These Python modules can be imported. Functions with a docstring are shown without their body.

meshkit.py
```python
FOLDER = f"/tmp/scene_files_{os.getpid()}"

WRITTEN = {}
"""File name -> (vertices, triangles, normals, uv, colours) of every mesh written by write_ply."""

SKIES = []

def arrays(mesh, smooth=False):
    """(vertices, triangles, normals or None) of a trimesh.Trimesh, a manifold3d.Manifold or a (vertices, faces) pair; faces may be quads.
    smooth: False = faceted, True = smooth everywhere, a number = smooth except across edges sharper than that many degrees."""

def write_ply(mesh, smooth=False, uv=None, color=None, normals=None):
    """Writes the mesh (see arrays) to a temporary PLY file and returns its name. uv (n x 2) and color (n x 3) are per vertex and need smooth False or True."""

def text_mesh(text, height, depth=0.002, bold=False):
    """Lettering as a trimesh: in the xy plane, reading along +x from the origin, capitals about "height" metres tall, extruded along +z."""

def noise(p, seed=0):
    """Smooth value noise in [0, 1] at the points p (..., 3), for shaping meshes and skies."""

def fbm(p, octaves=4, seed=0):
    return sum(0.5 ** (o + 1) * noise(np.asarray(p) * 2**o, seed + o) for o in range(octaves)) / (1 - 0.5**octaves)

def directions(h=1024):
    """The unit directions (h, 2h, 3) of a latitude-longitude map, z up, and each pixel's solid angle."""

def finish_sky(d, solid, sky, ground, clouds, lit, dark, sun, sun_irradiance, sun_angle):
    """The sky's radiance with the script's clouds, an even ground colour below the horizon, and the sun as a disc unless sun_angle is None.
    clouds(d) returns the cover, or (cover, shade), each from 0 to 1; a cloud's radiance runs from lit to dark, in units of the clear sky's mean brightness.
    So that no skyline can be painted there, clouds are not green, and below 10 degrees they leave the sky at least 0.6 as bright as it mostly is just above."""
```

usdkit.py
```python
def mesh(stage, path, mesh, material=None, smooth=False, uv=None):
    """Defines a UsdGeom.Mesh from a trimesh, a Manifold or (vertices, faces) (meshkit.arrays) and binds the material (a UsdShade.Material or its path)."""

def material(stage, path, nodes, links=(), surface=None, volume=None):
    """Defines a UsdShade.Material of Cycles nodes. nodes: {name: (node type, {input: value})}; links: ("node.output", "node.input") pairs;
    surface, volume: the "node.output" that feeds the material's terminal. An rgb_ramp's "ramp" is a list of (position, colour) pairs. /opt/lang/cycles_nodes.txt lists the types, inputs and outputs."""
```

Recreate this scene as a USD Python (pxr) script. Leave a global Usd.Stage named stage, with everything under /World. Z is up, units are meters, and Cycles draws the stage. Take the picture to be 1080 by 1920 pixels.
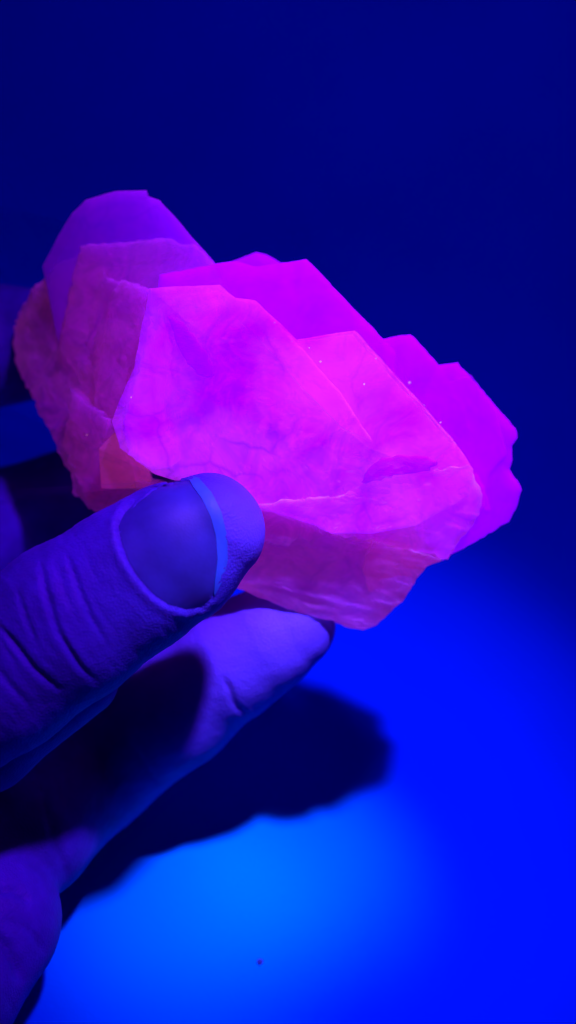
"""A fluorescing calcite cluster held between thumb and fingers over a table, lit by one ultraviolet torch."""
import math, random
import numpy as np, trimesh, manifold3d as m3, usdkit, meshkit
from shapely.geometry import Polygon
from scipy.spatial import cKDTree
from pxr import Usd, UsdGeom, UsdLux, Gf
random.seed(4); rng = np.random.default_rng(4)
stage = Usd.Stage.CreateInMemory()
UsdGeom.Xform.Define(stage, '/World')
MM = 1e-3                                             # the scene is laid out in millimetres
# ---------------------------------------------------------------- camera: 153 mm above the table, looking down 28 degrees, held a little crooked
PITCH, ROLL, TH, H = math.radians(27.6), math.radians(14.), .34, 152.7
K = TH / 540
F = np.array([0, math.cos(PITCH), -math.sin(PITCH)]); R0 = np.array([1., 0, 0]); U0 = np.cross(R0, F)
R = R0 * math.cos(ROLL) + U0 * math.sin(ROLL); U = U0 * math.cos(ROLL) - R0 * math.sin(ROLL); C = np.array([0, 0, H])
def P(px, py, D):
    return C + F * D + R * ((px - 540) * K * D) + U * ((960 - py) * K * D)
def on_table(px, py):
    d = F + R * (px - 540) * K + U * (960 - py) * K
    return C + d * (H / -d[2])
def frame(pos, z):
    x = np.cross([0, 0, 1.], z); x /= np.linalg.norm(x); y = np.cross(z, x)
    M = np.eye(4); M[0, :3] = x; M[1, :3] = y; M[2, :3] = z; M[3, :3] = pos * MM
    return Gf.Matrix4d(*M.ravel().tolist())
cam = UsdGeom.Camera.Define(stage, '/World/camera')
cam.CreateFocalLengthAttr(30.); cam.CreateHorizontalApertureAttr(60 * TH)
cam.CreateFStopAttr(10.); cam.CreateFocusDistanceAttr(.132); cam.CreateClippingRangeAttr(Gf.Vec2f(.01, 20))
UsdGeom.Xformable(cam).AddTransformOp().Set(Gf.Matrix4d(*np.block([[np.stack([R, U, -F]), np.zeros((3, 1))], [C[None] * MM, np.ones((1, 1))]]).ravel().tolist()))
cam.CreateExposureAttr(0.)
# ---------------------------------------------------------------- light: one torch up and to the right of the crystal
def lamp(name, pos, target, radius, intensity, color, cone=None, soft=.5):
    l = UsdLux.SphereLight.Define(stage, '/World/' + name)
    l.CreateRadiusAttr(radius * MM); l.CreateIntensityAttr(intensity); l.CreateColorAttr(Gf.Vec3f(*color)); l.CreateNormalizeAttr(True)
    z = pos - target
    UsdGeom.Xformable(l).AddTransformOp().Set(frame(pos, z / np.linalg.norm(z)))
    if cone:
        s = UsdLux.ShapingAPI.Apply(l.GetPrim()); s.CreateShapingConeAngleAttr(cone); s.CreateShapingConeSoftnessAttr(soft)
LP = C + R * 110 + U * 301 - F * 109
AIM = on_table(620, 1440)
lamp('torch_spill', LP, AIM, 13, 1.05, (.28, .010, 1.))
lamp('torch_halo', LP, AIM, 13, .6, (.30, .010, 1.), 28, 1.)
lamp('torch_beam', LP, AIM, 13, 5.8, (.31, .010, 1.), 14.2, 1.)
lamp('torch_core', LP, on_table(350, 1675), 13, 4.8, (.16, .24, 1.), 3.9, 1.)          # the long bright image of its emitter
lamp('torch_core_end', LP, on_table(545, 1590), 13, 4.8, (.16, .24, 1.), 3.9, 1.)
# ---------------------------------------------------------------- materials
def mat(name, nodes, links=(), surface='p.BSDF', volume=None):
    return usdkit.material(stage, '/World/Looks/' + name, nodes, links, surface, volume)
M_TABLE = mat('blue_table_top', {'g': ('geometry', {}), 'n': ('noise_texture', {'scale': 9., 'detail': 4.}), 'r': ('rgb_ramp', {'ramp': [(.3, (0., .25, .45)), (.7, (0., .28, .54))]}),
    'n2': ('noise_texture', {'scale': 900., 'detail': 3.}), 'b': ('bump', {'strength': .15, 'distance': .0004}), 'p': ('principled_bsdf', {'roughness': .7, 'specular_ior_level': 0.})},
    [('g.position', 'n.vector'), ('n.fac', 'r.fac'), ('r.color', 'p.base_color'), ('g.position', 'n2.vector'), ('n2.fac', 'b.height'), ('b.normal', 'p.normal')])
M_CRUMB = mat('dark_crumb', {'p': ('principled_bsdf', {'base_color': (.01, .03, .16), 'roughness': .9})})
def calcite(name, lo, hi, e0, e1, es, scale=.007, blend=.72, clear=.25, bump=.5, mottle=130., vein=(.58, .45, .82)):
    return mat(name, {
        'g': ('geometry', {}), 'n': ('noise_texture', {'scale': mottle, 'detail': 4., 'roughness': .62, 'distortion': 1.4}), 'r': ('rgb_ramp', {'ramp': [(.36, lo), (.62, hi)]}),
        'dn': ('noise_texture', {'scale': 140., 'detail': 2.}), 'dm': ('vector_math', {'math_type': 'multiply_add', 'vector2': (.009, .009, .009)}), 'vo': ('voronoi_texture', {'feature': 'distance_to_edge', 'scale': 105.}),
        'vr': ('rgb_ramp', {'ramp': [(0., vein), (.035, tuple(.6 + .4 * c for c in vein)), (.075, (1, 1, 1))]}), 'vm': ('noise_texture', {'scale': 75., 'detail': 2.}), 'vmr': ('rgb_ramp', {'ramp': [(.46, (0, 0, 0)), (.66, (1, 1, 1))]}),
        'vx': ('mix_color', {'a': (1, 1, 1)}), 'cm': ('mix_color', {'blend_type': 'multiply', 'fac': 1.}), 'em': ('mix_color', {'blend_type': 'multiply', 'fac': 1.}),
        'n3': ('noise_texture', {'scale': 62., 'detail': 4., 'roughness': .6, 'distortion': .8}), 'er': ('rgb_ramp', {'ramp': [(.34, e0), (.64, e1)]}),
        'mp': ('mapping', {'mapping_type': 'point', 'rotation': (.4, .5, .6), 'scale': (1., 1., 2.2)}), 'n2': ('noise_texture', {'scale': 330., 'detail': 5., 'roughness': .66}), 'b': ('bump', {'strength': bump, 'distance': .0008}),
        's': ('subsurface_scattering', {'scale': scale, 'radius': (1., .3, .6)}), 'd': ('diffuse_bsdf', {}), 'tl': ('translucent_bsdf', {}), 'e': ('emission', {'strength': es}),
        'm': ('mix_closure', {'fac': .4}), 'm1': ('mix_closure', {'fac': blend}), 'gl': ('glossy_bsdf', {'roughness': .32}), 'fr': ('fresnel', {'IOR': 1.13}), 'm2': ('mix_closure', {}), 'tp': ('transparent_bsdf', {}), 'm3': ('mix_closure', {'fac': 1 - clear}), 'a': ('add_closure', {})},
        [('g.position', 'n.vector'), ('n.fac', 'r.fac'), ('g.position', 'n3.vector'), ('n3.fac', 'er.fac'), ('g.position', 'dn.vector'), ('dn.color', 'dm.vector1'), ('g.position', 'dm.vector3'), ('dm.vector', 'vo.vector'), ('vo.distance', 'vr.fac'), ('g.position', 'vm.vector'), ('vm.fac', 'vmr.fac'), ('vmr.color', 'vx.fac'), ('vr.color', 'vx.b'),
         ('r.color', 'cm.a'), ('vx.result', 'cm.b'), ('er.color', 'em.a'), ('vx.result', 'em.b'), ('em.result', 'e.color'), ('g.position', 'mp.vector'), ('mp.vector', 'n2.vector'), ('n2.fac', 'b.height'),
         ('cm.result', 's.color'), ('cm.result', 'd.color'), ('cm.result', 'tl.color'), ('b.normal', 's.normal'), ('b.normal', 'd.normal'), ('b.normal', 'gl.normal'),
         ('d.BSDF', 'm.closure1'), ('tl.BSDF', 'm.closure2'), ('m.closure', 'm1.closure1'), ('s.BSSRDF', 'm1.closure2'),
         ('tp.BSDF', 'm3.closure1'), ('m1.closure', 'm3.closure2'), ('m3.closure', 'm2.closure1'), ('gl.BSDF', 'm2.closure2'), ('fr.fac', 'm2.fac'), ('m2.closure', 'a.closure1'), ('e.emission', 'a.closure2')], 'a.closure')
# the mineral itself gives off light: pink at the heart, violet in the clear blocks, faint red where beam falloff is put into the colour
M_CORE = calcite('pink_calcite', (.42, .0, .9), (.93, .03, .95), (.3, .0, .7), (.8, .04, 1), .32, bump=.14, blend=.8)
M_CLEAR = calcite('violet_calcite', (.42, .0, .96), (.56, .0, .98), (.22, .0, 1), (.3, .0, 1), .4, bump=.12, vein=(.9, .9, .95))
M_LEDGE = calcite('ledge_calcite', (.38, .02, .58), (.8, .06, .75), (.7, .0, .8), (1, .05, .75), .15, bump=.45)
M_BEAM_EDGE = calcite('beam_edge_violet_calcite', (.33, .02, .85), (.45, .03, .9), (.3, .0, 1), (.35, .0, 1), .04, bump=.25)  # torch falloff over the top-left block, put into a weaker glow
M_BEAM_FADE = calcite('beam_fade_red_calcite', (.42, .07, .42), (.85, .12, .6), (.6, .02, .4), (1, .07, .45), .05, bump=.6, mottle=170.)  # loss of torch light towards the left, put into colour and glow
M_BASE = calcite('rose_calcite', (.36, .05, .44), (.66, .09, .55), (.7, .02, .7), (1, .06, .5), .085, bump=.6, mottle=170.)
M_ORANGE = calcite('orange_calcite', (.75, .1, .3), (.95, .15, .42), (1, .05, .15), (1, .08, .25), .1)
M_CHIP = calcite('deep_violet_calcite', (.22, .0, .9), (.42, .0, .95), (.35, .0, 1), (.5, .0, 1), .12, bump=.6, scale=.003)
M_SPECK = mat('glint_and_dust', {'e': ('emission', {'color': (1, .3, .5), 'strength': .8})}, (), 'e.emission')  # self-lit specks that stand for surface glints and fluorescing dust
def skin(name, base, horny, rough, sss, bump, spec=.3):
    return mat(name, {'g': ('geometry', {}), 'v': ('voronoi_texture', {'scale': 2600., 'randomness': .9}), 'n': ('noise_texture', {'scale': 900., 'detail': 5.}), 'ad': ('math', {'math_type': 'add'}),
        'b': ('bump', {'strength': bump, 'distance': .0002}), 'n2': ('noise_texture', {'scale': 160., 'detail': 5., 'roughness': .6}), 'k': ('attribute', {'attribute': 'keratin'}),
        'r': ('rgb_ramp', {'ramp': [(.35, tuple(.72 * c for c in base)), (.65, base)]}), 'mx': ('mix_color', {'b': horny}),
        'p': ('principled_bsdf', {'roughness': rough, 'subsurface_weight': sss, 'subsurface_scale': .002, 'subsurface_radius': (1., .35, .2), 'specular_ior_level': spec})},
        [('g.position', 'v.vector'), ('g.position', 'n.vector'), ('v.distance', 'ad.value1'), ('n.fac', 'ad.value2'), ('ad.value', 'b.height'), ('b.normal', 'p.normal'),
         ('g.position', 'n2.vector'), ('n2.fac', 'r.fac'), ('r.color', 'mx.a'), ('k.fac', 'mx.fac'), ('mx.result', 'p.base_color')])
M_SKIN = skin('skin', (.052, .035, .34), (.13, .075, .47), .6, .3, .36, .2)
M_NAIL = skin('nail_plate', (.04, .05, .25), (.1, .2, .3), .5, .3, .06, .18)
M_NAILTIP = skin('nail_free_edge', (.05, .22, .54), (.1, .3, .45), .5, .3, .05, .18)
# ---------------------------------------------------------------- helpers
used = {}
def path(parent, name):
    k = f'{parent}/{name}'; used[k] = used.get(k, 0) + 1
    return k if used[k] == 1 else f'{k}_{used[k]-1:03d}'
def put(name, mesh, material, parent='/World', smooth=30):
    v, f, _ = meshkit.arrays(mesh)
    pth = path(parent, name)
    usdkit.mesh(stage, pth, (np.asarray(v) * MM, f), material, smooth=smooth)
    return pth
def tag(pth, **kw):
    for k, v in kw.items(): stage.GetPrimAtPath(pth).SetCustomDataByKey(k, v)
    return pth
# ---------------------------------------------------------------- the setting
def sheet(x0, x1, y0, y1, z): return trimesh.Trimesh([[x0, y0, z], [x1, y0, z], [x1, y1, z], [x0, y1, z]], [[0, 1, 2], [0, 2, 3]])
prof = [(-400, 0), (170, 0)] + [(170 + 260 * math.sin(w), 260 - 260 * math.cos(w)) for w in np.linspace(.05, math.pi / 2, 30)] + [(430, 1100)]
prof = [(y, z) for y, z in prof] + [(y + (8 if y > 420 else 0) + .01, z - 8) for y, z in prof[::-1]]     # a sheet 8 mm thick, flat on the table and swept up behind
n_ = len(prof); i_ = np.arange(n_); j_ = (i_ + 1) % n_
pv = np.array([(x, y, z) for x in (-900, 900) for y, z in prof], float)
h_ = n_ // 2; cap = [(k, k + 1, n_ - 2 - k, n_ - 1 - k) for k in range(h_ - 1)]
pf = np.vstack([np.c_[i_, i_ + n_, j_ + n_, j_], np.array(cap), np.array(cap)[:, ::-1] + n_])
sh = trimesh.Trimesh(pv, np.vstack([pf[:, [0, 1, 2]], pf[:, [0, 2, 3]]]), process=False); sh.fix_normals()
tag(put('table_top', sh, M_TABLE, smooth=30), kind='structure')
cr = trimesh.creation.icosphere(3, .55); cr.vertices *= 1 + .5 * (meshkit.fbm(cr.vertices * 2.2, 3, 5)[:, None] - .5); cr.vertices[:, 2] *= .6
cr.apply_translation(on_table(487, 1805) + [0, 0, .35])
tag(put('crumb', cr, M_CRUMB), label='tiny dark crumb lying on the bright blue table below the hand', category='crumb')
# ---------------------------------------------------------------- the crystal cluster
def loft(front, ext, s=1., edge=.8, amp=.16, fr=.3, seed=0, ripple=0., jag=0., step=9., hack=0.):
    """A slab whose front outline stands at the given points and whose back is the outline moved by ext (right, up, away). jag roughens the outline."""
    px = np.array([p[:2] for p in front], float); dd = np.array([p[2] for p in front], float)
    g, *_ = np.linalg.lstsq(np.c_[np.ones(len(px)), px], 1 / dd, rcond=None)       # one flat face through the points
    if jag:
        poly = Polygon(px); L = poly.exterior.length; m = int(L / step)
        ring = [poly.exterior.interpolate(k * L / m).coords[0] for k in range(m)]
        rj = np.random.default_rng(seed); ring = np.array(ring) + jag * (rj.normal(size=(m, 2)) + 2.2 * (np.stack([meshkit.fbm(np.c_[np.array(ring) * .02, np.full(m, seed + 9. * c)], 3, 1) for c in (0, 1)], 1) - .5) * 2)
        px = np.array(Polygon(ring).buffer(0).simplify(.5).exterior.coords)[:-1] if Polygon(ring).buffer(0).geom_type == 'Polygon' else px
    n = len(px); inv = g[0] + px @ g[1:]
    a = np.array([P(x, y, 1 / w) for (x, y), w in zip(px, inv)])
    v2, tri = trimesh.creation.triangulate_polygon(Polygon(px), engine='earcut')
    tri = cKDTree(px).query(v2)[1][tri]
    area = lambda q: (q[..., 0] * np.roll(q[..., 1], -1, -1) - q[..., 1] * np.roll(q[..., 0], -1, -1)).sum(-1)
    wrong = area(px[tri]) * area(px) < 0; tri[wrong] = tri[wrong][:, ::-1]
    e = R * ext[0] + U * ext[1] + F * ext[2]
    c = a.mean(0); b = c + (a - c) * s + e
    v = np.vstack([a, b]); i = np.arange(n); j = (i + 1) % n
    f = np.vstack([tri, tri[:, ::-1] + n, np.c_[i, i + n, j], np.c_[j, i + n, j + n]])
    m = trimesh.Trimesh(v, f, process=False)
    if m.volume < 0: m.invert()
    mm = m3.Manifold(m3.Mesh(m.vertices.astype(np.float32), m.faces.astype(np.uint32))).refine_to_length(edge)
    def w(v):
        d = np.stack([meshkit.fbm(v * fr + 7 * k + seed * 13.1, 4, seed + k) - .5 for k in range(3)], 1) * 2 * amp
        if ripple:
            q = np.stack([(v @ (R * .25 + U * .97)) * 1.1, v @ R * .16, v @ F * .5], 1)
            d += np.outer((meshkit.fbm(q + seed, 4, seed + 9) - .5) * 2 * ripple, -F + .3 * U)
        if hack:                                      # hackly fracture: terraces with sharp little risers
            x = meshkit.fbm(np.stack([v @ (R * .8 + U * .6), v @ (R * .3 - U * .95), v @ F * .4], 1) * .16 + seed * 3.7, 5, seed + 2) * 11
            fl = np.floor(x); fr_ = np.clip((x - fl - .38) / .24, 0, 1); x = fl + fr_ * fr_ * (3 - 2 * fr_) + .25 * (x - fl)
            d += np.outer((x / 11 - .5) * 2 * hack, -F)
        return v + d
    return mm.warp_batch(w)
BLOCKS = [
 # the pink heart of the cluster, its plates and the scars in them
 ('main_crystal', M_CORE, [(280,540,140),(412,533,140),(432,558,140),(478,563,140),(556,636,140),(665,620,140),(852,828,142),(887,880,143),(880,930,144),(780,985,145),(700,1000,145),(620,1000,144),(590,985,143),(470,945,141),(290,890,140),(225,840,140),(210,790,141),(250,690,141)], (2,1,16), {'edge':.45,'amp':.15,'hack':1.5}),
 ('crystal_plate', M_CORE, [(300,556,139.5),(402,548,139.5),(424,572,139.6),(468,578,139.6),(575,690,140.5),(640,800,141.6),(560,860,142.1),(480,760,141.2),(400,640,140.3),(330,585,139.7)], (1,1,3), {'amp':.2,'jag':1.2,'edge':.5,'hack':.8}),
 ('crystal_plate', M_CORE, [(556,640,139.6),(660,627,139.5),(764,740,140.2),(846,832,141),(800,880,142),(690,840,142),(600,760,141)], (1,1,3), {'amp':.15,'edge':.5,'hack':.5}),
 ('crystal_plate', M_CORE, [(230,800,140),(262,700,139.8),(285,580,139.8),(300,575,139.6),(318,660,139.5),(305,780,139.5),(330,870,139.4),(290,885,139.5),(240,850,139.8)], (1,1,3), {'amp':.25,'jag':1.5,'edge':.5,'hack':.7}),
 ('scar', M_CHIP, [(312,590,139.1),(345,610,139.1),(392,668,139.2),(404,700,139.3),(380,706,139.3),(352,680,139.2),(330,640,139.1)], (0,0,2), {'jag':1.5,'edge':.5,'hack':.6}),
 ('crystal_plate', M_CORE, [(414,536,139.2),(446,562,139.2),(480,567,139.2),(556,642,139.2),(640,738,139.9),(700,830,140.9),(640,800,141),(560,720,140.2),(490,640,139.6),(430,584,139.3)], (0,0,3), {'amp':.1,'jag':.6,'edge':.5,'hack':.4}),
 ('scar', M_CHIP, [(678,905,141),(686,880,140.9),(705,868,140.9),(722,858,140.8),(782,853,140.8),(818,862,141),(800,884,141.1),(740,893,141.1),(706,905,141.2)], (0,0,2), {'jag':2.,'edge':.5,'hack':.6}),
 ('lower_ledge', M_LEDGE, [(470,944,141.2),(560,935,141.4),(640,928,141.6),(690,900,141.7),(800,885,142.3),(880,870,143.3),(908,925,145.2),(902,962,147),(840,1047,149.5),(770,1033,148),(690,1013,146),(622,1004,145),(590,984,143.6),(530,966,142.3)], (1,0,12), {'ripple':.9,'jag':1.8,'edge':.5,'hack':.8}),
 # violet blocks stepping back behind it
 ('crystal_block', M_CLEAR, [(300,515,146),(440,488,146),(480,500,146),(575,485,146),(742,660,148),(738,692,148),(800,900,149),(500,800,147),(280,700,147)], (2,1,14), {'jag':.4,'hack':.5}),
 ('crystal_block', M_BEAM_EDGE, [(135,400,156),(160,375,156),(215,358,155),(275,357,154),(278,368,154),(300,375,154),(402,492,152),(440,560,151),(400,700,152),(250,760,156),(120,700,164),(80,500,164),(110,440,160)], (-1,2,10), {}),
 ('crystal_plate', M_BEAM_FADE, [(150,462,155),(325,447,150.5),(340,458,150.5),(370,460,150),(402,492,149.5),(440,600,149),(300,760,152),(190,790,157),(110,650,160)], (-1,2,6), {'jag':1.,'hack':.8}),
 ('crystal_plate', M_BEAM_FADE, [(205,548,150.5),(232,522,149.5),(262,540,147.5),(282,560,146),(262,680,147),(225,800,149.5),(180,790,153),(175,640,152)], (0,1,5), {'jag':1.5,'amp':.3,'hack':.8}),
 ('crystal_block', M_CLEAR, [(716,637,151),(770,626,151),(823,685,152),(870,760,152),(920,960,154),(800,900,152),(740,760,151)], (2,1,12), {'jag':.4,'hack':.5}),
 ('crystal_block', M_CLEAR, [(823,685,154),(858,680,154),(915,745,154),(968,805,155),(970,822,155),(960,838,155),(962,860,155),(955,880,155),(977,915,156),(972,940,156),(955,975,156),(900,1012,154),(830,1050,152),(780,1000,150),(760,850,152)], (1,1,10), {'jag':.8}),
 ('crystal_plate', M_CLEAR, [(823,722,153),(880,705,153),(930,770,153.5),(950,850,154),(915,890,153.5),(905,960,153),(860,1000,152),(820,900,151.5)], (1,1,4), {'jag':.6}),
 ('crystal_plate', M_CLEAR, [(862,890,150),(895,885,151),(912,925,151.5),(908,955,151.5),(868,960,150)], (0,0,6), {'jag':1.}),
 ('crystal_chip', M_CLEAR, [(430,492,160),(480,473,160),(500,478,160),(525,492,160),(560,560,160),(450,560,160)], (0,0,6), {}),
 # the rough, redder underside and the left side, beam falloff put into its colour
 ('dimmed_left_side', M_BEAM_FADE, [(110,500,165),(160,470,160),(200,520,155),(280,540,146),(250,690,147),(215,800,149),(245,880,146),(190,960,151),(165,950,154),(140,925,157),(135,890,158),(115,855,160),(100,820,162),(70,770,165),(45,720,168),(25,650,171),(30,600,171),(60,540,169)], (3,0,8), {'amp':.5,'jag':1.8,'step':7.,'hack':1.6,'edge':.55}),
 ('dimmed_left_side', M_BEAM_FADE, [(130,730,153),(205,790,149),(188,850,149),(192,930,150),(168,938,151),(146,905,155),(120,845,157)], (3,0,8), {'amp':.4,'jag':2.2,'hack':1.}),
 ('rough_base', M_BASE, [(475,950,145),(520,965,145),(590,983,146),(620,1005,146),(700,1020,147),(770,1030,148),(830,1050,151),(800,1062,152),(750,1130,154),(712,1170,155),(685,1182,155),(655,1178,155),(625,1165,154),(560,1150,153),(475,1115,152),(380,1080,151),(300,1000,149),(250,900,148)], (0,1,10), {'ripple':.9,'jag':1.2,'hack':.8,'edge':.55}),
 ('crystal_plate', M_BEAM_FADE, [(470,948,143.5),(545,968,143.5),(588,985,144),(604,1004,144.5),(585,1020,145.5),(560,1005,145.3),(540,1025,146),(480,1010,146),(430,990,145)], (0,0,5), {'ripple':.4,'jag':1.5}),
 ('crystal_plate', M_BASE, [(700,1015,146),(775,1032,147),(828,1050,149.5),(798,1062,151),(735,1120,153),(690,1110,152),(680,1060,149)], (0,0,5), {'ripple':.5,'jag':1.5}),
 ('orange_facet', M_ORANGE, [(185,842,146),(213,812,145.5),(250,880,145),(255,905,145.5),(238,916,145.5),(190,916,146)], (2,0,5), {'amp':.05}),
]
CL = path('/World', 'crystal_cluster')
UsdGeom.Xform.Define(stage, CL).AddTranslateOp().Set((0, 0, 0))
tag(CL, label='translucent calcite cluster of stepped blocks glowing magenta, held between thumb and fingers', category='crystal')
for i, (name, material, front, ext, kw) in enumerate(BLOCKS):
    put(name, loft(front, ext, seed=i * 7 + 3, **kw), material, CL, smooth=25)
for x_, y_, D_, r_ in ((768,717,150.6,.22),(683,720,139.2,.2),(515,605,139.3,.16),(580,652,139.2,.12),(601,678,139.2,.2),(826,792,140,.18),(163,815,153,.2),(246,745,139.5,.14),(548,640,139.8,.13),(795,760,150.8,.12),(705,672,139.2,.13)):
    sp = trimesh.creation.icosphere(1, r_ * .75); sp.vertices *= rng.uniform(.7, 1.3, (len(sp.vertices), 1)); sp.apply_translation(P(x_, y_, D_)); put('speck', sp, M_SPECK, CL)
# ---------------------------------------------------------------- the hand, one continuous surface from a distance field
def smin(a, b, k):
    h = np.maximum(k - np.abs(a - b), 0) / k
    return np.minimum(a, b) - h * h * h * k / 6
def cone(p, a, b, ra, rb):
    ab = b - a; t = np.clip((p - a) @ ab / (ab @ ab), 0, 1)
    return np.linalg.norm(p - a - t[:, None] * ab, axis=1) - (ra + t * (rb - ra))
def chain(p, st, k=3., wide=None):
    """st: (px, py, D, half width mm, half thickness mm); wide: the sideways direction."""
    d = None
    for (a, b) in zip(st[:-1], st[1:]):
        A, B = P(*a[:3]), P(*b[:3])
        offs = (0,) if wide is None else (-1, 0, 1)
        for o in offs:
            oa, ob = (0, 0) if wide is None else (o * (a[3] - a[4]), o * (b[3] - b[4]))
            e = cone(p, A + (wide * oa if o else 0), B + (wide * ob if o else 0), a[4], b[4])
            d = e if d is None else smin(d, e, k)
    return d
def px_r(st): return [(x, y, D, r * K * D, r * K * D) for x, y, D, r in st]
W = (R * .53 - U * .85); W /= np.linalg.norm(W)
THUMB = [(397,990,129,8.5,7.3),(330,1035,128.5,10.5,8.2),(250,1085,128,11.1,8.8),(130,1165,127,11.9,9.6),(0,1262,127,11.9,9.8),(-190,1380,128,12.3,10.5),(-380,1500,130,14,13)]
THUMB_PAD = px_r([(150,1275,138,72),(-20,1395,138,82),(-250,1500,138,120)])
RING = px_r([(553,1172,161,76),(505,1196,162,92),(440,1234,164,104),(330,1321,168,112),(178,1442,172,112),(55,1560,153,117),(-160,1690,146,135),(-420,1700,136,165)])
INDEX = px_r([(330,640,176,78),(190,640,182,92),(0,648,190,106),(-180,700,170,112),(-480,980,155,150)])
MIDDLE = px_r([(420,860,180,72),(250,900,192,95),(0,1000,200,115),(-200,1100,160,120),(-480,1250,150,160)])
PINKY = px_r([(-200,1990,122,110),(-150,1920,123,120),(-100,1850,132,134),(-24,1735,140,128),(-40,1620,146,112),(-200,1640,142,140),(-450,1740,130,160)])
PALM = [(-480,980,155,12),(-480,1250,150,13),(-430,1480,140,15),(-430,1700,134,15),(-450,1780,126,14)]
def hand_sdf(p):
    th = chain(p, THUMB, 2.5, W)
    d = smin(chain(p, RING, 4), chain(p, PINKY, 4), 2.5)
    d = smin(d, chain(p, MIDDLE, 4), 1.5); d = smin(d, chain(p, INDEX, 4), 1.5)
    for a, b in zip(PALM[:-1], PALM[1:]):
        d = smin(d, cone(p, P(*a[:3]), P(*b[:3]), a[3], b[3]), 5)
        d = smin(d, cone(p, P(*a[:3]), P(-800, 1600, 135), a[3], 20), 6)
    d = smin(d, cone(p, P(-800, 1600, 135), P(-1300, 1800, 125), 22, 26), 8)
    d = smin(d, cone(p, P(-380, 1500, 130), P(-800, 1600, 135), 14, 20), 6)
    d = smin(d, chain(p, THUMB_PAD, 4), 1.2)
    return smin(d, th, 1.6)
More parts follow.
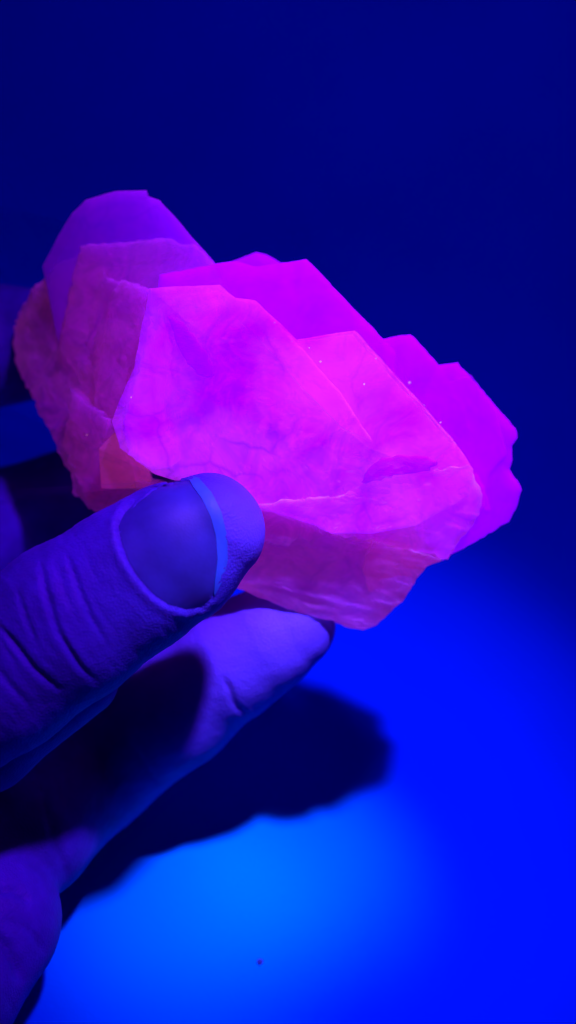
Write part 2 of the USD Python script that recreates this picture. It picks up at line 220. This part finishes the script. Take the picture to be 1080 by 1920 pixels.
def surface_nets(fn, lo, hi, h):
    n = np.ceil((hi - lo) / h).astype(int) + 1
    ax = [lo[i] + h * np.arange(n[i]) for i in range(3)]
    V = np.empty(n, np.float32)
    cs = 5; ca = [np.append(a_[::cs], a_[-1]) for a_ in ax]
    cv = fn(np.stack(np.meshgrid(*ca, indexing='ij'), -1).reshape(-1, 3)).reshape([len(a_) for a_ in ca])
    ix = [np.minimum(np.round(np.arange(m_) / cs).astype(int), len(a_) - 1) for m_, a_ in zip(n, ca)]
    V[:] = cv[np.ix_(*ix)]
    todo = np.argwhere(np.abs(V) < h * cs * 1.1)
    for k_ in range(0, len(todo), 400000):
        t_ = todo[k_:k_ + 400000]; V[tuple(t_.T)] = fn(lo + t_ * h)
    s = V < 0
    tot = np.zeros(tuple(n - 1) + (3,), np.float32); cnt = np.zeros(tuple(n - 1), np.int16)
    quads = []
    for a in range(3):
        b, c = (a + 1) % 3, (a + 2) % 3
        lo_s = [slice(None)] * 3; hi_s = [slice(None)] * 3; lo_s[a] = slice(0, -1); hi_s[a] = slice(1, None)
        cross = s[tuple(lo_s)] != s[tuple(hi_s)]
        idx = np.argwhere(cross)
        v0 = V[tuple(lo_s)][cross]; v1 = V[tuple(hi_s)][cross]; tt = v0 / (v0 - v1)
        pos = idx.astype(np.float32); pos[:, a] += tt
        cells = []
        for db, dc in ((0, 0), (-1, 0), (-1, -1), (0, -1)):
            ci = idx.copy(); ci[:, b] += db; ci[:, c] += dc
            cells.append(ci)
        ok = np.ones(len(idx), bool)
        for ci in cells: ok &= ((ci >= 0) & (ci < n - 1)).all(1)
        for ci in cells:
            k = tuple(ci[ok].T); np.add.at(tot, k, pos[ok]); np.add.at(cnt, k, 1)
        qd = np.stack([np.ravel_multi_index(tuple(ci[ok].T), tuple(n - 1)) for ci in cells], 1)
        flip = ~s[tuple(lo_s)][cross][ok]
        qd[flip] = qd[flip][:, ::-1]
        quads.append(qd)
    quads = np.vstack(quads)
    u_, inv = np.unique(quads, return_inverse=True); inv = inv.reshape(quads.shape)
    flat = tot.reshape(-1, 3)[u_] / cnt.reshape(-1)[u_][:, None]
    f = np.vstack([inv[:, [0, 1, 2]], inv[:, [0, 2, 3]]])
    return flat * h + lo, f
def grad(fn, p, e=.05):
    g = np.stack([fn(p + e * np.eye(3)[i]) - fn(p - e * np.eye(3)[i]) for i in range(3)], 1)
    return g / np.maximum(np.linalg.norm(g, axis=1, keepdims=True), 1e-9)
def to_px(p):
    v = p - C; D = v @ F
    return np.stack([540 + v @ R / D / K, 960 - v @ U / D / K], 1), D
pts = np.array([P(*s[:3]) for ch in (THUMB, RING, INDEX, MIDDLE, PINKY, PALM) for s in ch] + [P(-800, 1600, 135), P(-950, 1660, 132)])
lo, hi = pts.min(0) - 17, pts.max(0) + 17
hv, hf = surface_nets(hand_sdf, lo, hi, .85)
ht = trimesh.Trimesh(hv, hf, process=False)
if ht.volume < 0: ht.invert()
hv, hf = trimesh.remesh.subdivide(ht.vertices, ht.faces)
hn = grad(hand_sdf, hv)
hv = hv - hn * hand_sdf(hv)[:, None]
def dist_poly(px, pl):
    pl = np.asarray(pl, float); best = np.full(len(px), 1e9); tb_ = np.zeros(len(px)); L = 0
    for a, b in zip(pl[:-1], pl[1:]):
        ab = b - a; l = np.linalg.norm(ab); t_ = np.clip((px - a) @ ab / (l * l), 0, 1)
        d_ = np.linalg.norm(px - a - t_[:, None] * ab, axis=1)
        m_ = d_ < best; best[m_] = d_[m_]; tb_[m_] = L + t_[m_] * l; L += l
    return best, tb_ / L
NAIL = np.array([(222,985),(226,1010),(240,1050),(262,1085),(290,1115),(318,1134),(350,1142),(378,1138),(402,1118),(416,1085),(424,1050),(425,1010),(416,968),(398,932),(374,906),(345,893),(315,896),(285,915),(255,940),(232,962)], float)
FOLD = [(236,958),(226,970),(222,1000),(236,1045),(262,1085),(300,1122),(345,1142),(385,1135)]     # skin fold round the nail
CREASES = [([(74,1038),(82,1090),(108,1185),(150,1250),(192,1288)], .5, 5), ([(122,1028),(145,1095),(172,1160),(198,1203)], .36, 4), ([(-10,1165),(25,1205),(65,1255),(118,1300)], .5, 5.5),
 ([(28,1095),(45,1150),(70,1210)], .25, 4), ([(100,1045),(125,1120),(150,1180)], .14, 4), ([(-40,1210),(15,1280),(60,1330)], .3, 6), ([(160,1040),(185,1095)], .12, 4), ([(-30,1120),(-5,1190),(40,1260)], .2, 4)]
px, D = to_px(hv)
front = (hn @ F < .25) & (D < 131)
off = np.zeros(len(hv))
for pl, dep, wd in CREASES:
    d_, t_ = dist_poly(px + 5 * (meshkit.fbm(hv * .6, 3, 2)[:, None] - .5), pl)
    prof = np.exp(-(d_ / wd) ** 2) - .22 * np.exp(-((d_ - 2.6 * wd) / (1.8 * wd)) ** 2)
    off -= np.where(front, dep * prof * np.clip(np.minimum(t_, 1 - t_) * 5, 0, 1), 0)
import shapely
nail_poly = Polygon(NAIL).buffer(4).buffer(-4)
near = front & (np.abs(px - [330, 1010]).max(1) < 190)
pxn = px[near]
dn = shapely.distance(shapely.points(pxn), nail_poly.exterior) * np.where(shapely.contains_xy(nail_poly, pxn[:, 0], pxn[:, 1]), -1, 1)
wf = np.exp(-(dist_poly(pxn, FOLD)[0] / 26) ** 2)
wob = 1 + 1.3 * (meshkit.fbm(hv[near] * 1.1, 3, 4) - .5)
off[near] += .42 * wf * wob * np.exp(-((dn - 13) / 10) ** 2) - .4 * wf * np.exp(-(dn / 4.5) ** 2) - .3 * (dn < -4)
# the fingertip crease of the lower finger, and a faint unevenness everywhere
d_, t_ = dist_poly(px, [(415,1262),(428,1290),(438,1320),(470,1345)])
off -= np.where((hn @ F < .3) & (D > 134), .35 * np.exp(-(d_ / 7) ** 2) * np.clip(np.minimum(t_, 1 - t_) * 4, 0, 1), 0)
al, ac = (px - [330, 1035]) @ [.85, -.53] * K * 128, (px - [330, 1035]) @ [.53, .85] * K * 128
off += np.where(front, .09 * (meshkit.fbm(np.stack([al / .75 + .5 * (meshkit.fbm(hv * .3, 2, 6) - .5) * 6, ac / 5, 0 * al], 1), 3, 11) - .5) * 2 * np.clip((-3 - al) / 4, 0, 1), 0)
for pl, dep, wd in [([(-20,1745),(12,1775),(30,1805),(40,1845)], .8, 9), ([(60,1690),(30,1670),(-10,1668)], .5, 8), ([(70,1435),(84,1500),(102,1570),(132,1660)], .5, 9), ([(100,1440),(118,1520)], .25, 6), ([(90,1790),(50,1740),(10,1720)], .3, 7), ([(250,1395),(275,1440),(300,1475)], .25, 7)]:
    d_, t_ = dist_poly(px + 6 * (meshkit.fbm(hv * .5, 3, 2)[:, None] - .5), pl)
    off -= np.where((hn @ F < .3) & ((D > 131) | (px[:, 1] > 1600)), dep * np.exp(-(d_ / wd) ** 2) * np.clip(np.minimum(t_, 1 - t_) * 5, 0, 1), 0)
off += .25 * (meshkit.fbm(hv * .35, 4, 8) - .5)
hv = hv + hn * off[:, None]
HAND = path('/World', 'hand')
UsdGeom.Xform.Define(stage, HAND).AddTranslateOp().Set((0, 0, 0))
tag(HAND, label='hand gripping the glowing crystal, thumb in front with its nail facing the viewer', category='hand')
body = put('body', (hv, hf), M_SKIN, HAND, smooth=True)
# thicker, paler skin at the thumb's end and round its nail
ker = np.where(D < 140, np.clip(1 - np.linalg.norm((px - [470, 985]) / [130, 150], axis=1), 0, 1) * .9, 0)
ker[near] = np.maximum(ker[near], .5 * wf * np.clip(1.6 * (meshkit.fbm(hv[near] * 1.6, 4, 21) - .18), 0, 1) * np.exp(-((dn - 9) / 11) ** 2))
ker = np.maximum(ker, np.where(D > 148, .85 * np.clip(1.5 - np.linalg.norm((px - [470, 1225]) / 190, axis=1), 0, 1), 0))      # the pale pad of the lower finger
from pxr import Sdf, Vt
UsdGeom.PrimvarsAPI(stage.GetPrimAtPath(body)).CreatePrimvar('keratin', Sdf.ValueTypeNames.FloatArray, 'vertex').Set(Vt.FloatArray.FromNumpy(ker.astype(np.float32)))
def on_thumb(px):
    o = np.repeat(C[None], len(px), 0); d = F + np.outer(px[:, 0] - 540, R) * K + np.outer(960 - px[:, 1], U) * K
    d /= np.linalg.norm(d, axis=1, keepdims=True); s = np.full(len(px), 105.)
    for _ in range(40): s += chain(o + d * s[:, None], THUMB, 2.5, W)
    return o + d * s[:, None]
def plate(poly, lift, thick, step, crown):
    x0, y0, x1, y1 = poly.bounds
    g = np.stack(np.meshgrid(np.arange(x0, x1, step), np.arange(y0, y1, step)), -1).reshape(-1, 2)
    g = g[shapely.contains_xy(poly.buffer(-step * .6), g[:, 0], g[:, 1])]
    ring = np.array([poly.exterior.interpolate(s).coords[0] for s in np.arange(0, poly.exterior.length, step)])
    p2 = np.vstack([ring, g])
    from scipy.spatial import Delaunay
    t3 = Delaunay(p2).simplices
    c3 = p2[t3].mean(1); t3 = t3[shapely.contains_xy(poly, c3[:, 0], c3[:, 1])]
    a2 = p2[t3]; sg = np.cross(a2[:, 1] - a2[:, 0], a2[:, 2] - a2[:, 0]) > 0
    t3[sg] = t3[sg][:, ::-1]
    s3 = on_thumb(p2); n3 = grad(lambda p: chain(p, THUMB, 2.5, W), s3)
    ed = shapely.distance(shapely.points(p2), poly.exterior)
    top = s3 + n3 * (lift + crown * (1 - np.exp(-ed / 30)))[:, None]
    bot = s3 + n3 * (lift - thick)
    nn = len(p2); m = len(ring); i = np.arange(m); j = (i + 1) % m
    f3 = np.vstack([t3, t3[:, ::-1] + nn, np.c_[i, i + nn, j], np.c_[j, i + nn, j + nn]])
    tm = trimesh.Trimesh(np.vstack([top, bot]), f3, process=False)
    tm.fix_normals()
    return tm
NP = put('thumbnail', plate(nail_poly, -.16, .5, 7, .18), M_NAIL, HAND, smooth=40)
tip = Polygon([(352,891),(372,897),(396,924),(414,960),(425,1005),(426,1050),(418,1085),(402,1116),(404,1090),(409,1050),(406,1005),(396,968),(380,935),(362,910)]).buffer(3).buffer(-2)
put('free_edge', plate(tip, .03, .5, 5, .05), M_NAILTIP, NP, smooth=40)
